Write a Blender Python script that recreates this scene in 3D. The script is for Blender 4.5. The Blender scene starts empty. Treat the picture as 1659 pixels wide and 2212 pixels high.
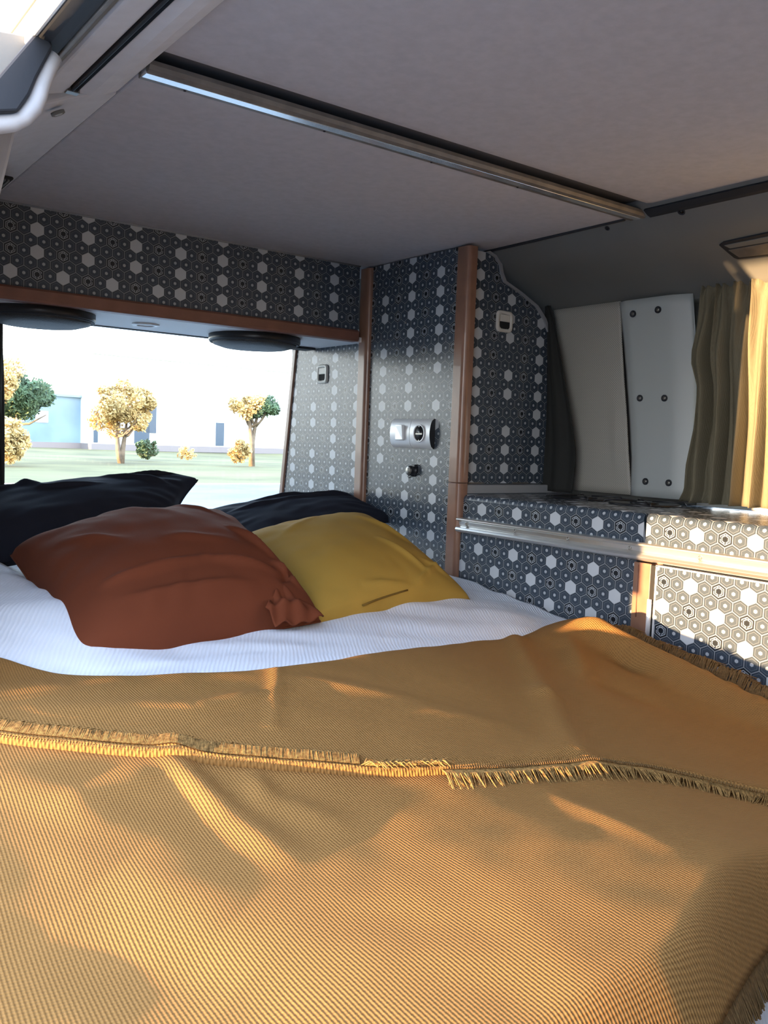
import bpy, math, random
import numpy as np
from mathutils import Vector, Matrix, noise
random.seed(7)
SC = bpy.context.scene
COL = SC.collection
# ---------------------------------------------------------------- camera
W, H_, F = 1659.0, 2212.0, 1872.0
def cam_axes(yaw, pitch, roll):
    cy, sy = math.cos(yaw), math.sin(yaw); cp, sp = math.cos(pitch), math.sin(pitch)
    f = Vector((sy*cp, cy*cp, -sp)); r = Vector((cy, -sy, 0)); d = f.cross(r)
    c, s = math.cos(roll), math.sin(roll)
    return c*r+s*d, -s*r+c*d, f
RT, DN, FW = cam_axes(.6456, .0805, -.0363)
cam = bpy.data.cameras.new('camera'); camo = bpy.data.objects.new('camera', cam); COL.objects.link(camo)
camo.matrix_world = Matrix(((RT.x, -DN.x, -FW.x, 0), (RT.y, -DN.y, -FW.y, 0), (RT.z, -DN.z, -FW.z, 0), (0, 0, 0, 1)))
cam.sensor_fit = 'VERTICAL'; cam.sensor_height = 24; cam.lens = 24*F/H_; cam.clip_start = .01; cam.clip_end = 500
SC.camera = camo
# ---------------------------------------------------------------- world, sun, exposure
SC.view_settings.view_transform = 'Standard'; SC.view_settings.look = 'None'
SC.view_settings.gamma = 1; SC.view_settings.use_curve_mapping = False
SC.view_settings.exposure = 0.0
SKY = 8.0; SUN = 32.0
w = bpy.data.worlds.new('world'); SC.world = w; w.use_nodes = True
nt = w.node_tree; nt.nodes.clear()
out = nt.nodes.new('ShaderNodeOutputWorld'); bg = nt.nodes.new('ShaderNodeBackground')
tc = nt.nodes.new('ShaderNodeTexCoord'); sx = nt.nodes.new('ShaderNodeSeparateXYZ'); cr = nt.nodes.new('ShaderNodeValToRGB')
nt.links.new(tc.outputs['Generated'], sx.inputs[0]); nt.links.new(sx.outputs['Z'], cr.inputs[0])
cr.color_ramp.elements[0].color = (.92, .90, .86, 1); cr.color_ramp.elements[0].position = 0
cr.color_ramp.elements[1].color = (.50, .68, 1.0, 1); cr.color_ramp.elements[1].position = .55
nt.links.new(cr.outputs[0], bg.inputs[0]); bg.inputs[1].default_value = SKY; nt.links.new(bg.outputs[0], out.inputs[0])
sun = bpy.data.lights.new('sun', 'SUN'); sun.energy = SUN; sun.color = (1, .63, .32); sun.angle = math.radians(.7)
suno = bpy.data.objects.new('sun', sun); COL.objects.link(suno)
SUND = Vector((1, -.005, -.027)).normalized()
suno.rotation_euler = SUND.to_track_quat('-Z', 'Y').to_euler(); suno.location = (-3, 1, 2)

# ---------------------------------------------------------------- helpers
def ray(x, y): return RT*((x-W/2)/F) + DN*((y-H_/2)/F) + FW
def atX(x, y, a): r = ray(x, y); return r*(a/r.x)
def atY(x, y, a): r = ray(x, y); return r*(a/r.y)
def atZ(x, y, a): r = ray(x, y); return r*(a/r.z)
def tag(o, label=None, cat=None, group=None, kind=None):
    if label: o['label'] = label
    if cat: o['category'] = cat
    if group: o['group'] = group
    if kind: o['kind'] = kind
    return o
def thing(name, loc, label, cat, group=None):
    o = bpy.data.objects.new(name, None); COL.objects.link(o); o.location = loc; o.empty_display_size = .05
    return tag(o, label, cat, group)
class MB:
    def __init__(s): s.v = []; s.f = []; s.uv = {}; s.sm = []
    def add(s, vs, fs, sm=False):
        b = len(s.v); s.v += [tuple(p) for p in vs]
        for f in fs: s.f.append(tuple(b+i for i in f)); s.sm.append(sm)
        return s
    def box(s, a, b):
        x0, y0, z0 = a; x1, y1, z1 = b
        return s.add([(x0,y0,z0),(x1,y0,z0),(x1,y1,z0),(x0,y1,z0),(x0,y0,z1),(x1,y0,z1),(x1,y1,z1),(x0,y1,z1)],
                     [(0,3,2,1),(4,5,6,7),(0,1,5,4),(1,2,6,5),(2,3,7,6),(3,0,4,7)])
    def hexa(s, bot, top):  # 4 bottom and 4 top corners
        return s.add(list(bot)+list(top), [(0,3,2,1),(4,5,6,7),(0,1,5,4),(1,2,6,5),(2,3,7,6),(3,0,4,7)])
    def lathe(s, c, axis, prof, n=24, ax=None, sm=True, sx_=1, sy_=1):
        axis = Vector(axis).normalized(); c = Vector(c)
        u = ax or axis.orthogonal().normalized(); u = Vector(u); v = axis.cross(u)
        vs = []; fs = []
        for (r, h) in prof:
            for k in range(n):
                a = 2*math.pi*k/n; vs.append(c+axis*h+u*(r*sx_*math.cos(a))+v*(r*sy_*math.sin(a)))
        for i in range(len(prof)-1):
            for k in range(n):
                k2 = (k+1) % n; fs.append((i*n+k, i*n+k2, (i+1)*n+k2, (i+1)*n+k))
        s.add(vs, fs, sm)
        b = len(s.v)-len(vs)
        if prof[0][0] > 1e-6: s.f.append(tuple(b+k for k in range(n))[::-1]); s.sm.append(False)
        if prof[-1][0] > 1e-6: s.f.append(tuple(b+(len(prof)-1)*n+k for k in range(n))); s.sm.append(False)
        return s
    def tube(s, pts, r, n=6, caps=True, flat=None):
        pts = [Vector(p) for p in pts]; rs = r if isinstance(r, (list, tuple)) else [r]*len(pts)
        vs = []; fs = []; up = None
        for i, p in enumerate(pts):
            t = (pts[min(i+1, len(pts)-1)]-pts[max(i-1, 0)]).normalized()
            if up is None: up = t.orthogonal().normalized()
            up = (up-t*up.dot(t)).normalized(); q = t.cross(up)
            for k in range(n):
                a = 2*math.pi*k/n; vs.append(p+up*(rs[i]*math.cos(a))+q*(rs[i]*math.sin(a)))
        for i in range(len(pts)-1):
            for k in range(n):
                k2 = (k+1) % n; fs.append((i*n+k, i*n+k2, (i+1)*n+k2, (i+1)*n+k))
        if caps: fs.append(tuple(range(n))[::-1]); fs.append(tuple((len(pts)-1)*n+k for k in range(n)))
        return s.add(vs, fs, True)
    def extrude(s, prof, y0, y1, close=True, sm=False, axis='Y'):
        """prof: list of (x,z) swept along Y"""
        n = len(prof)
        def P(a, y, b): return (a, y, b) if axis == 'Y' else ((y, a, b) if axis == 'X' else (a, b, y))
        vs = [P(a, y0, b) for a, b in prof]+[P(a, y1, b) for a, b in prof]
        fs = [(i, (i+1) % n, n+(i+1) % n, n+i) for i in range(n if close else n-1)]
        s.add(vs, fs, sm)
        if close: b = len(s.v)-2*n; s.f += [tuple(b+i for i in range(n))[::-1], tuple(b+n+i for i in range(n))]; s.sm += [False, False]
        return s
    def grid(s, fn, nu, nv, sm=True):
        vs = [fn(i/nu, j/nv) for j in range(nv+1) for i in range(nu+1)]
        fs = [(j*(nu+1)+i, j*(nu+1)+i+1, (j+1)*(nu+1)+i+1, (j+1)*(nu+1)+i) for j in range(nv) for i in range(nu)]
        return s.add(vs, fs, sm)
    def build(s, name, mat, parent=None, uvf=None, bevel=0, solid=0, sub=0, seg=2, fix=True):
        off = parent.matrix_world.translation if False else (Vector(parent['_w']) if parent and '_w' in parent.keys() else (parent.location if parent else Vector((0, 0, 0))))
        me = bpy.data.meshes.new(name)
        me.from_pydata([tuple(Vector(p)-off) for p in s.v], [], s.f); me.update()
        me.polygons.foreach_set('use_smooth', s.sm)
        if fix:
            import bmesh
            bm = bmesh.new(); bm.from_mesh(me); bmesh.ops.recalc_face_normals(bm, faces=bm.faces); bm.to_mesh(me); bm.free()
        if uvf:
            ul = me.uv_layers.new(name='UVMap')
            for poly in me.polygons:
                cpt = Vector((0, 0, 0))
                for vi in poly.vertices: cpt += me.vertices[vi].co
                cpt = cpt/len(poly.vertices)+off
                for li in poly.loop_indices:
                    ul.data[li].uv = uvf(me.vertices[me.loops[li].vertex_index].co+off, cpt, poly.normal)
        me.materials.append(mat)
        o = bpy.data.objects.new(name, me); COL.objects.link(o)
        if parent: o.parent = parent; o['_w'] = tuple(off)
        if solid:
            m = o.modifiers.new('solid', 'SOLIDIFY'); m.thickness = solid; m.offset = -1
        if bevel:
            m = o.modifiers.new('bevel', 'BEVEL'); m.width = bevel; m.segments = seg; m.limit_method = 'ANGLE'; m.angle_limit = math.radians(40)
            m.harden_normals = False
        if sub:
            m = o.modifiers.new('sub', 'SUBSURF'); m.levels = sub; m.render_levels = sub
        return o
def struct(o): o['kind'] = 'structure'; return o
# ---------------------------------------------------------------- materials
def mat(name, col, rough=.6, metal=0, spec=.5, sheen=0, noise_=None, bump=None, coat=0):
    m = bpy.data.materials.new(name); m.use_nodes = True; t = m.node_tree; b = t.nodes['Principled BSDF']
    b.inputs['Base Color'].default_value = (*col, 1); b.inputs['Roughness'].default_value = rough
    b.inputs['Metallic'].default_value = metal; b.inputs['Specular IOR Level'].default_value = spec
    b.inputs['Sheen Weight'].default_value = sheen; b.inputs['Coat Weight'].default_value = coat
    tcn = t.nodes.new('ShaderNodeTexCoord')
    if noise_:
        sc, amt, det = noise_
        n = t.nodes.new('ShaderNodeTexNoise'); n.inputs['Scale'].default_value = sc; n.inputs['Detail'].default_value = det
        t.links.new(tcn.outputs['Object'], n.inputs['Vector'])
        r = t.nodes.new('ShaderNodeValToRGB'); r.color_ramp.elements[0].position = .3; r.color_ramp.elements[1].position = .7
        r.color_ramp.elements[0].color = (*[c*(1-amt) for c in col], 1); r.color_ramp.elements[1].color = (*[min(1, c*(1+amt)) for c in col], 1)
        t.links.new(n.outputs['Fac'], r.inputs[0]); t.links.new(r.outputs[0], b.inputs['Base Color'])
    if bump:
        sc, st, dist = bump
        n = t.nodes.new('ShaderNodeTexNoise'); n.inputs['Scale'].default_value = sc; n.inputs['Detail'].default_value = 3
        t.links.new(tcn.outputs['Object'], n.inputs['Vector'])
        bp = t.nodes.new('ShaderNodeBump'); bp.inputs['Strength'].default_value = st; bp.inputs['Distance'].default_value = dist
        t.links.new(n.outputs['Fac'], bp.inputs['Height']); t.links.new(bp.outputs[0], b.inputs['Normal'])
    return m
class NG:
    """tiny node builder"""
    def __init__(s, t): s.t = t
    def n(s, ty, **k):
        x = s.t.nodes.new(ty)
        for a, b in k.items(): setattr(x, a, b)
        return x
    def m(s, op, a, b=None, c=None):
        x = s.t.nodes.new('ShaderNodeMath'); x.operation = op
        for i, v in enumerate((a, b, c)):
            if v is None: continue
            if isinstance(v, (int, float)): x.inputs[i].default_value = v
            else: s.t.links.new(v, x.inputs[i])
        return x.outputs[0]
    def mix(s, f, a, b):
        x = s.t.nodes.new('ShaderNodeMix'); x.data_type = 'RGBA'
        if isinstance(f, (int, float)): x.inputs[0].default_value = f
        else: s.t.links.new(f, x.inputs[0])
        for i, v in ((6, a), (7, b)):
            if isinstance(v, tuple): x.inputs[i].default_value = (*v, 1)
            else: s.t.links.new(v, x.inputs[i])
        return x.outputs[2]
def hexmat(name, shift, drop, base=(.025, .035, .048), light=(.48, .51, .54), rough=.27):
    """printed hexagon laminate; UV unit = one hexagon across flats"""
    m = bpy.data.materials.new(name); m.use_nodes = True; t = m.node_tree; b = t.nodes['Principled BSDF']; g = NG(t)
    uv = g.n('ShaderNodeUVMap'); sp = g.n('ShaderNodeSeparateXYZ'); t.links.new(uv.outputs[0], sp.inputs[0])
    x, y = sp.outputs[0], sp.outputs[1]; R3 = math.sqrt(3)
    def latt(ox, oy):
        i = g.m('ROUND', g.m('SUBTRACT', x, ox)); j = g.m('ROUND', g.m('DIVIDE', g.m('SUBTRACT', y, oy), R3))
        dx = g.m('SUBTRACT', g.m('SUBTRACT', x, ox), i); dy = g.m('SUBTRACT', g.m('SUBTRACT', y, oy), g.m('MULTIPLY', j, R3))
        ax, ay = g.m('ABSOLUTE', dx), g.m('ABSOLUTE', dy)
        d = g.m('MAXIMUM', ax, g.m('ADD', g.m('MULTIPLY', ax, .5), g.m('MULTIPLY', ay, R3/2)))
        return i, j, dx, dy, d
    iA, jA, xA, yA, dA = latt(0, 0); iB, jB, xB, yB, dB = latt(.5, R3/2)
    d = g.m('MINIMUM', dA, dB); isA = g.m('LESS_THAN', dA, dB)
    q = g.m('ADD', iA, g.m('MULTIPLY', jA, float(shift)))
    ty = g.m('FLOORED_MODULO', g.m('ADD', q, .01), 4.0)
    solid = g.m('MULTIPLY', isA, g.m('LESS_THAN', ty, .5))
    maze = g.m('MULTIPLY', isA, g.m('MULTIPLY', g.m('GREATER_THAN', ty, 1.5), g.m('LESS_THAN', ty, 2.5)))
    if drop:
        cb = g.n('ShaderNodeCombineXYZ'); t.links.new(iA, cb.inputs[0]); t.links.new(jA, cb.inputs[1])
        wn = g.n('ShaderNodeTexWhiteNoise'); wn.noise_dimensions = '2D'; t.links.new(cb.outputs[0], wn.inputs['Vector'])
        solid = g.m('MULTIPLY', solid, g.m('GREATER_THAN', wn.outputs['Value'], drop))
    dotty = g.m('SUBTRACT', g.m('SUBTRACT', 1.0, solid), maze)
    def band(a, bb): return g.m('MULTIPLY', g.m('GREATER_THAN', d, a), g.m('LESS_THAN', d, bb))
    line = g.m('GREATER_THAN', d, .468)
    dot = g.m('MULTIPLY', dotty, g.m('LESS_THAN', d, .12))
    ring = g.m('MULTIPLY', dotty, band(.335, .36))
    # maze rings broken where |x| small (below) or on one side
    gap1 = g.m('GREATER_THAN', g.m('ADD', g.m('ABSOLUTE', g.m('ADD', xA, .03)), g.m('MULTIPLY', g.m('GREATER_THAN', yA, 0.0), 1.0)), .05)
    gap2 = g.m('GREATER_THAN', g.m('ADD', g.m('ABSOLUTE', g.m('SUBTRACT', yA, .05)), g.m('MULTIPLY', g.m('LESS_THAN', xA, 0.0), 1.0)), .06)
    mz = g.m('MULTIPLY', maze, g.m('MAXIMUM', g.m('MULTIPLY', band(.2, .245), gap1), g.m('MULTIPLY', band(.315, .36), gap2)))
    mz = g.m('MAXIMUM', mz, g.m('MULTIPLY', maze, g.m('MULTIPLY', band(.2, .36), g.m('LESS_THAN', g.m('ABSOLUTE', g.m('SUBTRACT', g.m('ABSOLUTE', xA), .09)), .02))))
    mdk = g.m('MULTIPLY', maze, g.m('MAXIMUM', g.m('LESS_THAN', d, .15), band(.40, .468)))
    inner = g.m('MULTIPLY', dotty, g.m('LESS_THAN', d, .42))
    c = g.mix(g.m('MULTIPLY', inner, .8), base, tuple(v*1.75 for v in base))
    mid = tuple(a*.55+bb*.45 for a, bb in zip(base, light))
    c = g.mix(g.m('MULTIPLY', line, .42), c, light)
    c = g.mix(g.m('MULTIPLY', ring, .16), c, light)
    c = g.mix(mdk, c, tuple(v*.4 for v in base))
    c = g.mix(g.m('MULTIPLY', mz, .8), c, light)
    c = g.mix(g.m('MULTIPLY', dot, .72), c, light)
    c = g.mix(solid, c, light)
    t.links.new(c, b.inputs['Base Color'])
    b.inputs['Roughness'].default_value = rough; b.inputs['Specular IOR Level'].default_value = .5
    n = g.n('ShaderNodeTexNoise'); n.inputs['Scale'].default_value = 900; tcn = g.n('ShaderNodeTexCoord'); t.links.new(tcn.outputs['Object'], n.inputs['Vector'])
    bp = g.n('ShaderNodeBump'); bp.inputs['Strength'].default_value = .12; bp.inputs['Distance'].default_value = .0006
    t.links.new(n.outputs['Fac'], bp.inputs['Height']); t.links.new(bp.outputs[0], b.inputs['Normal'])
    return m
def weave(name, col, pitch, ang, dist, rough=.9, var=.25, rib=False, sheen=0):
    m = bpy.data.materials.new(name); m.use_nodes = True; t = m.node_tree; b = t.nodes['Principled BSDF']; g = NG(t)
    tcn = g.n('ShaderNodeTexCoord'); mp = g.n('ShaderNodeMapping'); mp.inputs['Rotation'].default_value = (0, 0, ang)
    t.links.new(tcn.outputs['UV' if False else 'Object'], mp.inputs[0])
    nz = g.n('ShaderNodeTexNoise'); nz.inputs['Scale'].default_value = 14; t.links.new(tcn.outputs['Object'], nz.inputs['Vector'])
    sp = g.n('ShaderNodeSeparateXYZ'); t.links.new(mp.outputs[0], sp.inputs[0])
    k = 2*math.pi/pitch
    wob = g.m('MULTIPLY', nz.outputs['Fac'], pitch*1.5)
    sx_ = g.m('SINE', g.m('MULTIPLY', g.m('ADD', sp.outputs[0], wob), k)); sy_ = g.m('SINE', g.m('MULTIPLY', g.m('ADD', sp.outputs[1], wob), k*(1 if not rib else .12)))
    if rib: h = g.m('ADD', g.m('MULTIPLY', sx_, .8), g.m('MULTIPLY', sy_, .3))
    else: h = g.m('ADD', g.m('MULTIPLY', sx_, sy_), g.m('MULTIPLY', sx_, .14))
    fn = g.n('ShaderNodeTexNoise'); fn.inputs['Scale'].default_value = 1800; t.links.new(tcn.outputs['Object'], fn.inputs['Vector'])
    hh = g.m('ADD', h, g.m('MULTIPLY', fn.outputs['Fac'], .6))
    bp = g.n('ShaderNodeBump'); bp.inputs['Strength'].default_value = .8; bp.inputs['Distance'].default_value = dist
    t.links.new(hh, bp.inputs['Height']); t.links.new(bp.outputs[0], b.inputs['Normal'])
    f = g.m('MULTIPLY', g.m('ADD', h, 1.3), .4)
    cl = g.n('ShaderNodeClamp'); t.links.new(f, cl.inputs[0])
    c = g.mix(cl.outputs[0], tuple(v*(1-var) for v in col), tuple(min(1, v*(1+var*.6)) for v in col))
    t.links.new(c, b.inputs['Base Color']); b.inputs['Roughness'].default_value = rough
    b.inputs['Specular IOR Level'].default_value = .15; b.inputs['Sheen Weight'].default_value = sheen
    return m
M = {}
M['ceil'] = mat('ceiling_fabric', (.45, .442, .47), .95, noise_=(60, .05, 3), bump=(700, .3, .0006), spec=.2)
M['wallgrey'] = mat('grey_trim', (.17, .172, .162), .7, noise_=(6, .05, 3), bump=(300, .15, .0005), spec=.3)
M['leftgrey'] = mat('left_trim', (.56, .57, .60), .8, noise_=(40, .04, 3), bump=(500, .2, .0005), spec=.3)
M['pillar'] = mat('pillar_plastic', (.40, .43, .42), .45, bump=(250, .1, .0005))
M['alu'] = mat('aluminium', (.74, .74, .72), .3, metal=.9, bump=(80, .1, .0004))
M['alu_dull'] = mat('aluminium_dull', (.20, .18, .16), .5, metal=.5, noise_=(30, .2, 4))
M['strip'] = mat('rail_strip', (.78, .80, .82), .22, metal=.85)
M['wood'] = mat('wood_edging', (.24, .125, .08), .32, noise_=(22, .14, 5), bump=(60, .15, .0005), coat=.2)
M['woodred'] = mat('wood_edging_red', (.20, .088, .06), .45, noise_=(18, .12, 5), bump=(120, .15, .0004))
M['black'] = mat('black_plastic', (.012, .013, .016), .35)
M['rubber'] = mat('rubber_seal', (.012, .015, .021), .65, bump=(90, .2, .001))
M['dark'] = mat('dark_gap', (.01, .01, .01), .9)
M['silver'] = mat('silver_plastic', (.72, .73, .74), .35, metal=.25)
M['latch'] = mat('latch_plastic', (.62, .60, .54), .4)
M['shelf'] = mat('shelf_white', (.78, .80, .82), .5)
M['steel'] = mat('screw_steel', (.25, .24, .22), .35, metal=.8)
M['bulk'] = mat('dark_panel', (.10, .10, .11), .9)
M['floor'] = mat('van_floor', (.12, .11, .10), .8, noise_=(8, .2, 4))
M['body'] = mat('van_body_paint', (.82, .80, .74), .3, coat=.3)
M['lip'] = mat('edge_strip_grey', (.28, .29, .30), .5)
M['hexA'] = hexmat('hexagon_laminate_staggered', 2, 0)
M['hexB'] = hexmat('hexagon_laminate_columns', 0, .16)
M['hexC'] = hexmat('hexagon_laminate_rows', 0, 0, rough=.5)
M['blanket'] = weave('mustard_blanket_weave', (.268, .132, .038), .0048, math.radians(-42), .0008)
M['hem'] = weave('blanket_hem', (.20, .115, .045), .003, math.radians(-42), .0006)
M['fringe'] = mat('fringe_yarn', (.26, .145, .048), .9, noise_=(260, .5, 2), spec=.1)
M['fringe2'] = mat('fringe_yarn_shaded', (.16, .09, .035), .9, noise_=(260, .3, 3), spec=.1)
M['sheet'] = weave('white_crinkle_cotton', (.78, .80, .85), .0062, math.radians(30), .0005, var=.05, rib=True)
def cloth(name, c, b=(240, .25, .0006)): return mat(name, c, .85, noise_=(9, .06, 3), bump=b, spec=.15)
M['rust'] = cloth('rust_cotton', (.125, .032, .013))
M['mustard'] = cloth('mustard_cotton', (.39, .235, .045))
M['navy'] = cloth('charcoal_cotton', (.020, .022, .032))
M['curtain'] = weave('curtain_cloth', (.17, .15, .10), .0022, 0, .0003, var=.12)
def perf():
    m = mat('perforated_vinyl', (.38, .365, .32), .6); t = m.node_tree; b = t.nodes['Principled BSDF']; g = NG(t)
    uv = g.n('ShaderNodeUVMap'); sp = g.n('ShaderNodeSeparateXYZ'); t.links.new(uv.outputs[0], sp.inputs[0])
    def d(o):
        a = g.m('SUBTRACT', g.m('FLOORED_MODULO', g.m('ADD', sp.outputs[0], o), 1.0), .5); c = g.m('SUBTRACT', g.m('FLOORED_MODULO', g.m('ADD', sp.outputs[1], o), 1.0), .5)
        return g.m('ADD', g.m('MULTIPLY', a, a), g.m('MULTIPLY', c, c))
    h = g.m('LESS_THAN', g.m('MINIMUM', d(0), d(.5)), .028)
    c = g.mix(g.m('MULTIPLY', h, .65), (.38, .365, .32), (.06, .055, .05)); t.links.new(c, b.inputs['Base Color']); return m
M['perf'] = perf()
M['curtdark'] = cloth('dark_curtain_cloth', (.028, .029, .027))
def glass():
    m = bpy.data.materials.new('window_glass'); m.use_nodes = True; t = m.node_tree; t.nodes.clear(); g = NG(t)
    o = g.n('ShaderNodeOutputMaterial'); mx = g.n('ShaderNodeMixShader'); tr = g.n('ShaderNodeBsdfTransparent'); gl = g.n('ShaderNodeBsdfGlossy'); fr = g.n('ShaderNodeFresnel')
    gl.inputs['Roughness'].default_value = .02; tr.inputs[0].default_value = (.93, .96, .95, 1); fr.inputs[0].default_value = 1.3
    t.links.new(fr.outputs[0], mx.inputs[0]); t.links.new(tr.outputs[0], mx.inputs[1]); t.links.new(gl.outputs[0], mx.inputs[2]); t.links.new(mx.outputs[0], o.inputs[0]); return m
M['glass'] = glass()
M['grass'] = mat('grass_ground', (.135, .13, .055), .95, noise_=(.25, .4, 6))
M['gravel'] = mat('gravel_ground', (.155, .175, .185), .95, noise_=(.5, .22, 8))
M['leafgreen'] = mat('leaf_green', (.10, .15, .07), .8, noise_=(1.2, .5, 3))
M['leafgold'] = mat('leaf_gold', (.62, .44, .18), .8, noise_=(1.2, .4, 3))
M['bark'] = mat('tree_bark', (.22, .16, .11), .9, noise_=(4, .3, 4))
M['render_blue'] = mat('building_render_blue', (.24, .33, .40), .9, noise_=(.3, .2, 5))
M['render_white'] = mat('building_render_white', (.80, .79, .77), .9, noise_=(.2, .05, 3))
M['pane_dark'] = mat('far_window_pane', (.06, .09, .13), .2)
M['plinth'] = mat('building_plinth', (.30, .25, .24), .9)
M['terra'] = mat('roof_edge', (.11, .06, .035), .8)

# ================================================================ STRUCTURE
ZC = .51; AX = 1.506; ZT = -.128
YH = 2.122
# ceiling: two boards, the nearer one a little higher
o = MB().box((.475, 1.256, ZC), (1.60, 2.55, ZC+.02)).build('ceiling', M['ceil'], bevel=.003); struct(o)
o = MB().extrude([(-.9, ZC+.016), (1.178, ZC+.016), (1.192, ZC+.0175), (1.199, ZC+.022), (1.201, ZC+.04), (-.9, ZC+.04)], .40, 1.60, axis='X').build('ceiling', M['ceil'], bevel=.002); struct(o)
struct(MB().box((.40, 1.17, ZC+.026), (1.60, 1.26, ZC+.05)).build('ceiling', M['bulk']))  # dark strip above the gap between boards, its shadow put into the colour
# aluminium rail between boards
r = MB().box((.476, 1.226, ZC-.004), (1.616, 1.2445, ZC+.012)).build('trim_1', M['strip'], bevel=.001); struct(r)
MB().extrude([(1.212, ZC+.010), (1.212, ZC+.004), (1.2145, ZC-.002), (1.222, ZC-.0045), (1.2265, ZC-.001), (1.2265, ZC+.010)], .476, 1.618, axis='X').build('rail_lip', M['alu_dull'], r)
MB().box((.476, 1.2445, ZC-.003), (1.618, 1.2555, ZC+.012)).build('rail_edge', M['alu_dull'], r, bevel=.001)
MB().lathe((1.617, 1.226, ZC+.002), (1, 0, 0), [(.012, -.002), (.012, .004), (.006, .008)], 12).build('end_cap', M['alu_dull'], r)
for x in (.545, .79, 1.02, 1.24): MB().lathe((x, 1.25, ZC-.0032), (0, 0, -1), [(.0022, 0), (.0022, .001), (.001, .0016)], 8).build('screw', M['black'], r)
# right-hand upper wall: profile from ceiling edge out and down
PR = [(1.565, .530), (1.597, .508), (1.625, .482), (1.66, .462), (1.72, .440), (1.78, .416), (1.83, .392), (1.86, .372)]
def wall_prof(z):
    pts = PR[::-1]
    for (x0, z0), (x1, z1) in zip(pts, pts[1:]):
        if z0 <= z <= z1: return x0+(x1-x0)*(z-z0)/(z1-z0)
    return 1.88
o = MB().extrude(PR+[(1.88, .372), (1.945, .372), (1.945, .46), (1.70, .56), (1.565, .56)], -.9, 2.6, sm=False).build('wall_right', M['wallgrey'], bevel=.004)
struct(o); o.data.polygons.foreach_set('use_smooth', [True]*len(o.data.polygons))
es = MB().extrude([(1.584, .5255), (1.606, .5125), (1.612, .502), (1.590, .508), (1.575, .516)], -.9, 1.205).build('trim_2', M['rubber'], bevel=.001); struct(es)
o = MB().tube([(1.585, 1.26, .509), (1.592, 1.7, .507), (1.592, 2.1, .508)], .0035, 6).build('trim_3', M['rubber']); struct(o)
# lower right wall shell with window opening
XR = 1.93
b = MB()
b.box((XR, 1.255, -.6), (XR+.04, 2.6, .38)); b.box((XR, -.9, -1.1), (XR+.04, 1.255, -.125)); b.box((XR, -.9, .36), (XR+.04, 1.255, .40)); b.box((XR, -.9, -.125), (XR+.04, -.4, .36))
struct(b.build('wall_right', M['wallgrey']))
wn = struct(MB().box((XR+.015, -.4, -.125), (XR+.019, 1.255, .36)).build('window_2', M['glass']))
MB().box((XR-.01, 1.235, -.125), (XR+.03, 1.262, .37)).build('window_frame', M['rubber'], wn, bevel=.003)
MB().box((XR-.012, -.4, -.132), (XR+.03, 1.255, -.118)).build('window_sill', M['silver'], wn, bevel=.002)
# bed-side shell: floor, bulkhead added to keep front light out, roof
struct(MB().box((.12, -.95, -1.12), (1.97, 2.68, -1.06)).build('floor', M['floor']))
struct(MB().box((.10, -.98, -1.1), (1.97, -.92, .58)).build('front_light_block', M['bulk']))  # unseen wall added to keep light off the wardrobe front
# rear wall (tailgate) round the opening
YR = 2.64
b = MB(); b.box((.2, YR, -1.1), (1.97, YR+.04, -.36)); b.box((.2, YR, .345), (1.97, YR+.04, .6)); b.box((.2, YR, -.36), (.50, YR+.04, .345)); b.box((1.60, YR, -.36), (1.97, YR+.04, .345))
struct(b.build('wall_rear', M['wallgrey']))
wn = struct(MB().box((.50, YR+.015, -.36), (1.60, YR+.019, .345)).build('window_1', M['glass']))
b = MB(); b.box((.50, YR-.008, -.36), (1.60, YR+.03, -.335)); b.box((.50, YR-.008, .33), (1.60, YR+.03, .345)); b.box((.50, YR-.008, -.335), (.52, YR+.03, .33)); b.box((1.58, YR-.008, -.335), (1.60, YR+.03, .33))
b.build('window_frame', M['rubber'], wn, bevel=.003)
# roof outer skin
struct(MB().box((.34, -.98, .60), (1.80, 2.7, .63)).build('roof', M['body']))
# left wall, above the sliding door: headlining shapes (profile X,Z swept along Y)
def ysweep(prof, y0, y1, name, m, parent=None, bevel=0, ys=None):
    return MB().extrude(prof, y0, y1, sm=False).build(name, m, parent, bevel=bevel)
wl = struct(ysweep([(.475, .512), (.452, .500), (.432, .494), (.4105, .4935), (.408, .5015), (.3985, .4995), (.396, .4885), (.372, .4805), (.356, .476), (.352, .485), (.36, .56), (.475, .56)], -.9, 1.335, 'wall_left', M['leftgrey'], bevel=.004))
# black groove (curtain track) in headlining
gt = thing('curtain_track', (.404, 1.28, .50), 'black slotted curtain track let into pale headlining above door opening', 'track')
MB().extrude([(.398, .4975), (.398, .4865), (.4015, .4850), (.4035, .490), (.4055, .490), (.4075, .4865), (.4095, .4915), (.4095, .4995)], -.9, 1.312).build('channel', M['black'], gt, bevel=.0006)
MB().box((.393, 1.312, .4855), (.4115, 1.326, .4935)).build('end_stop', M['steel'], gt, bevel=.001)
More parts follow.
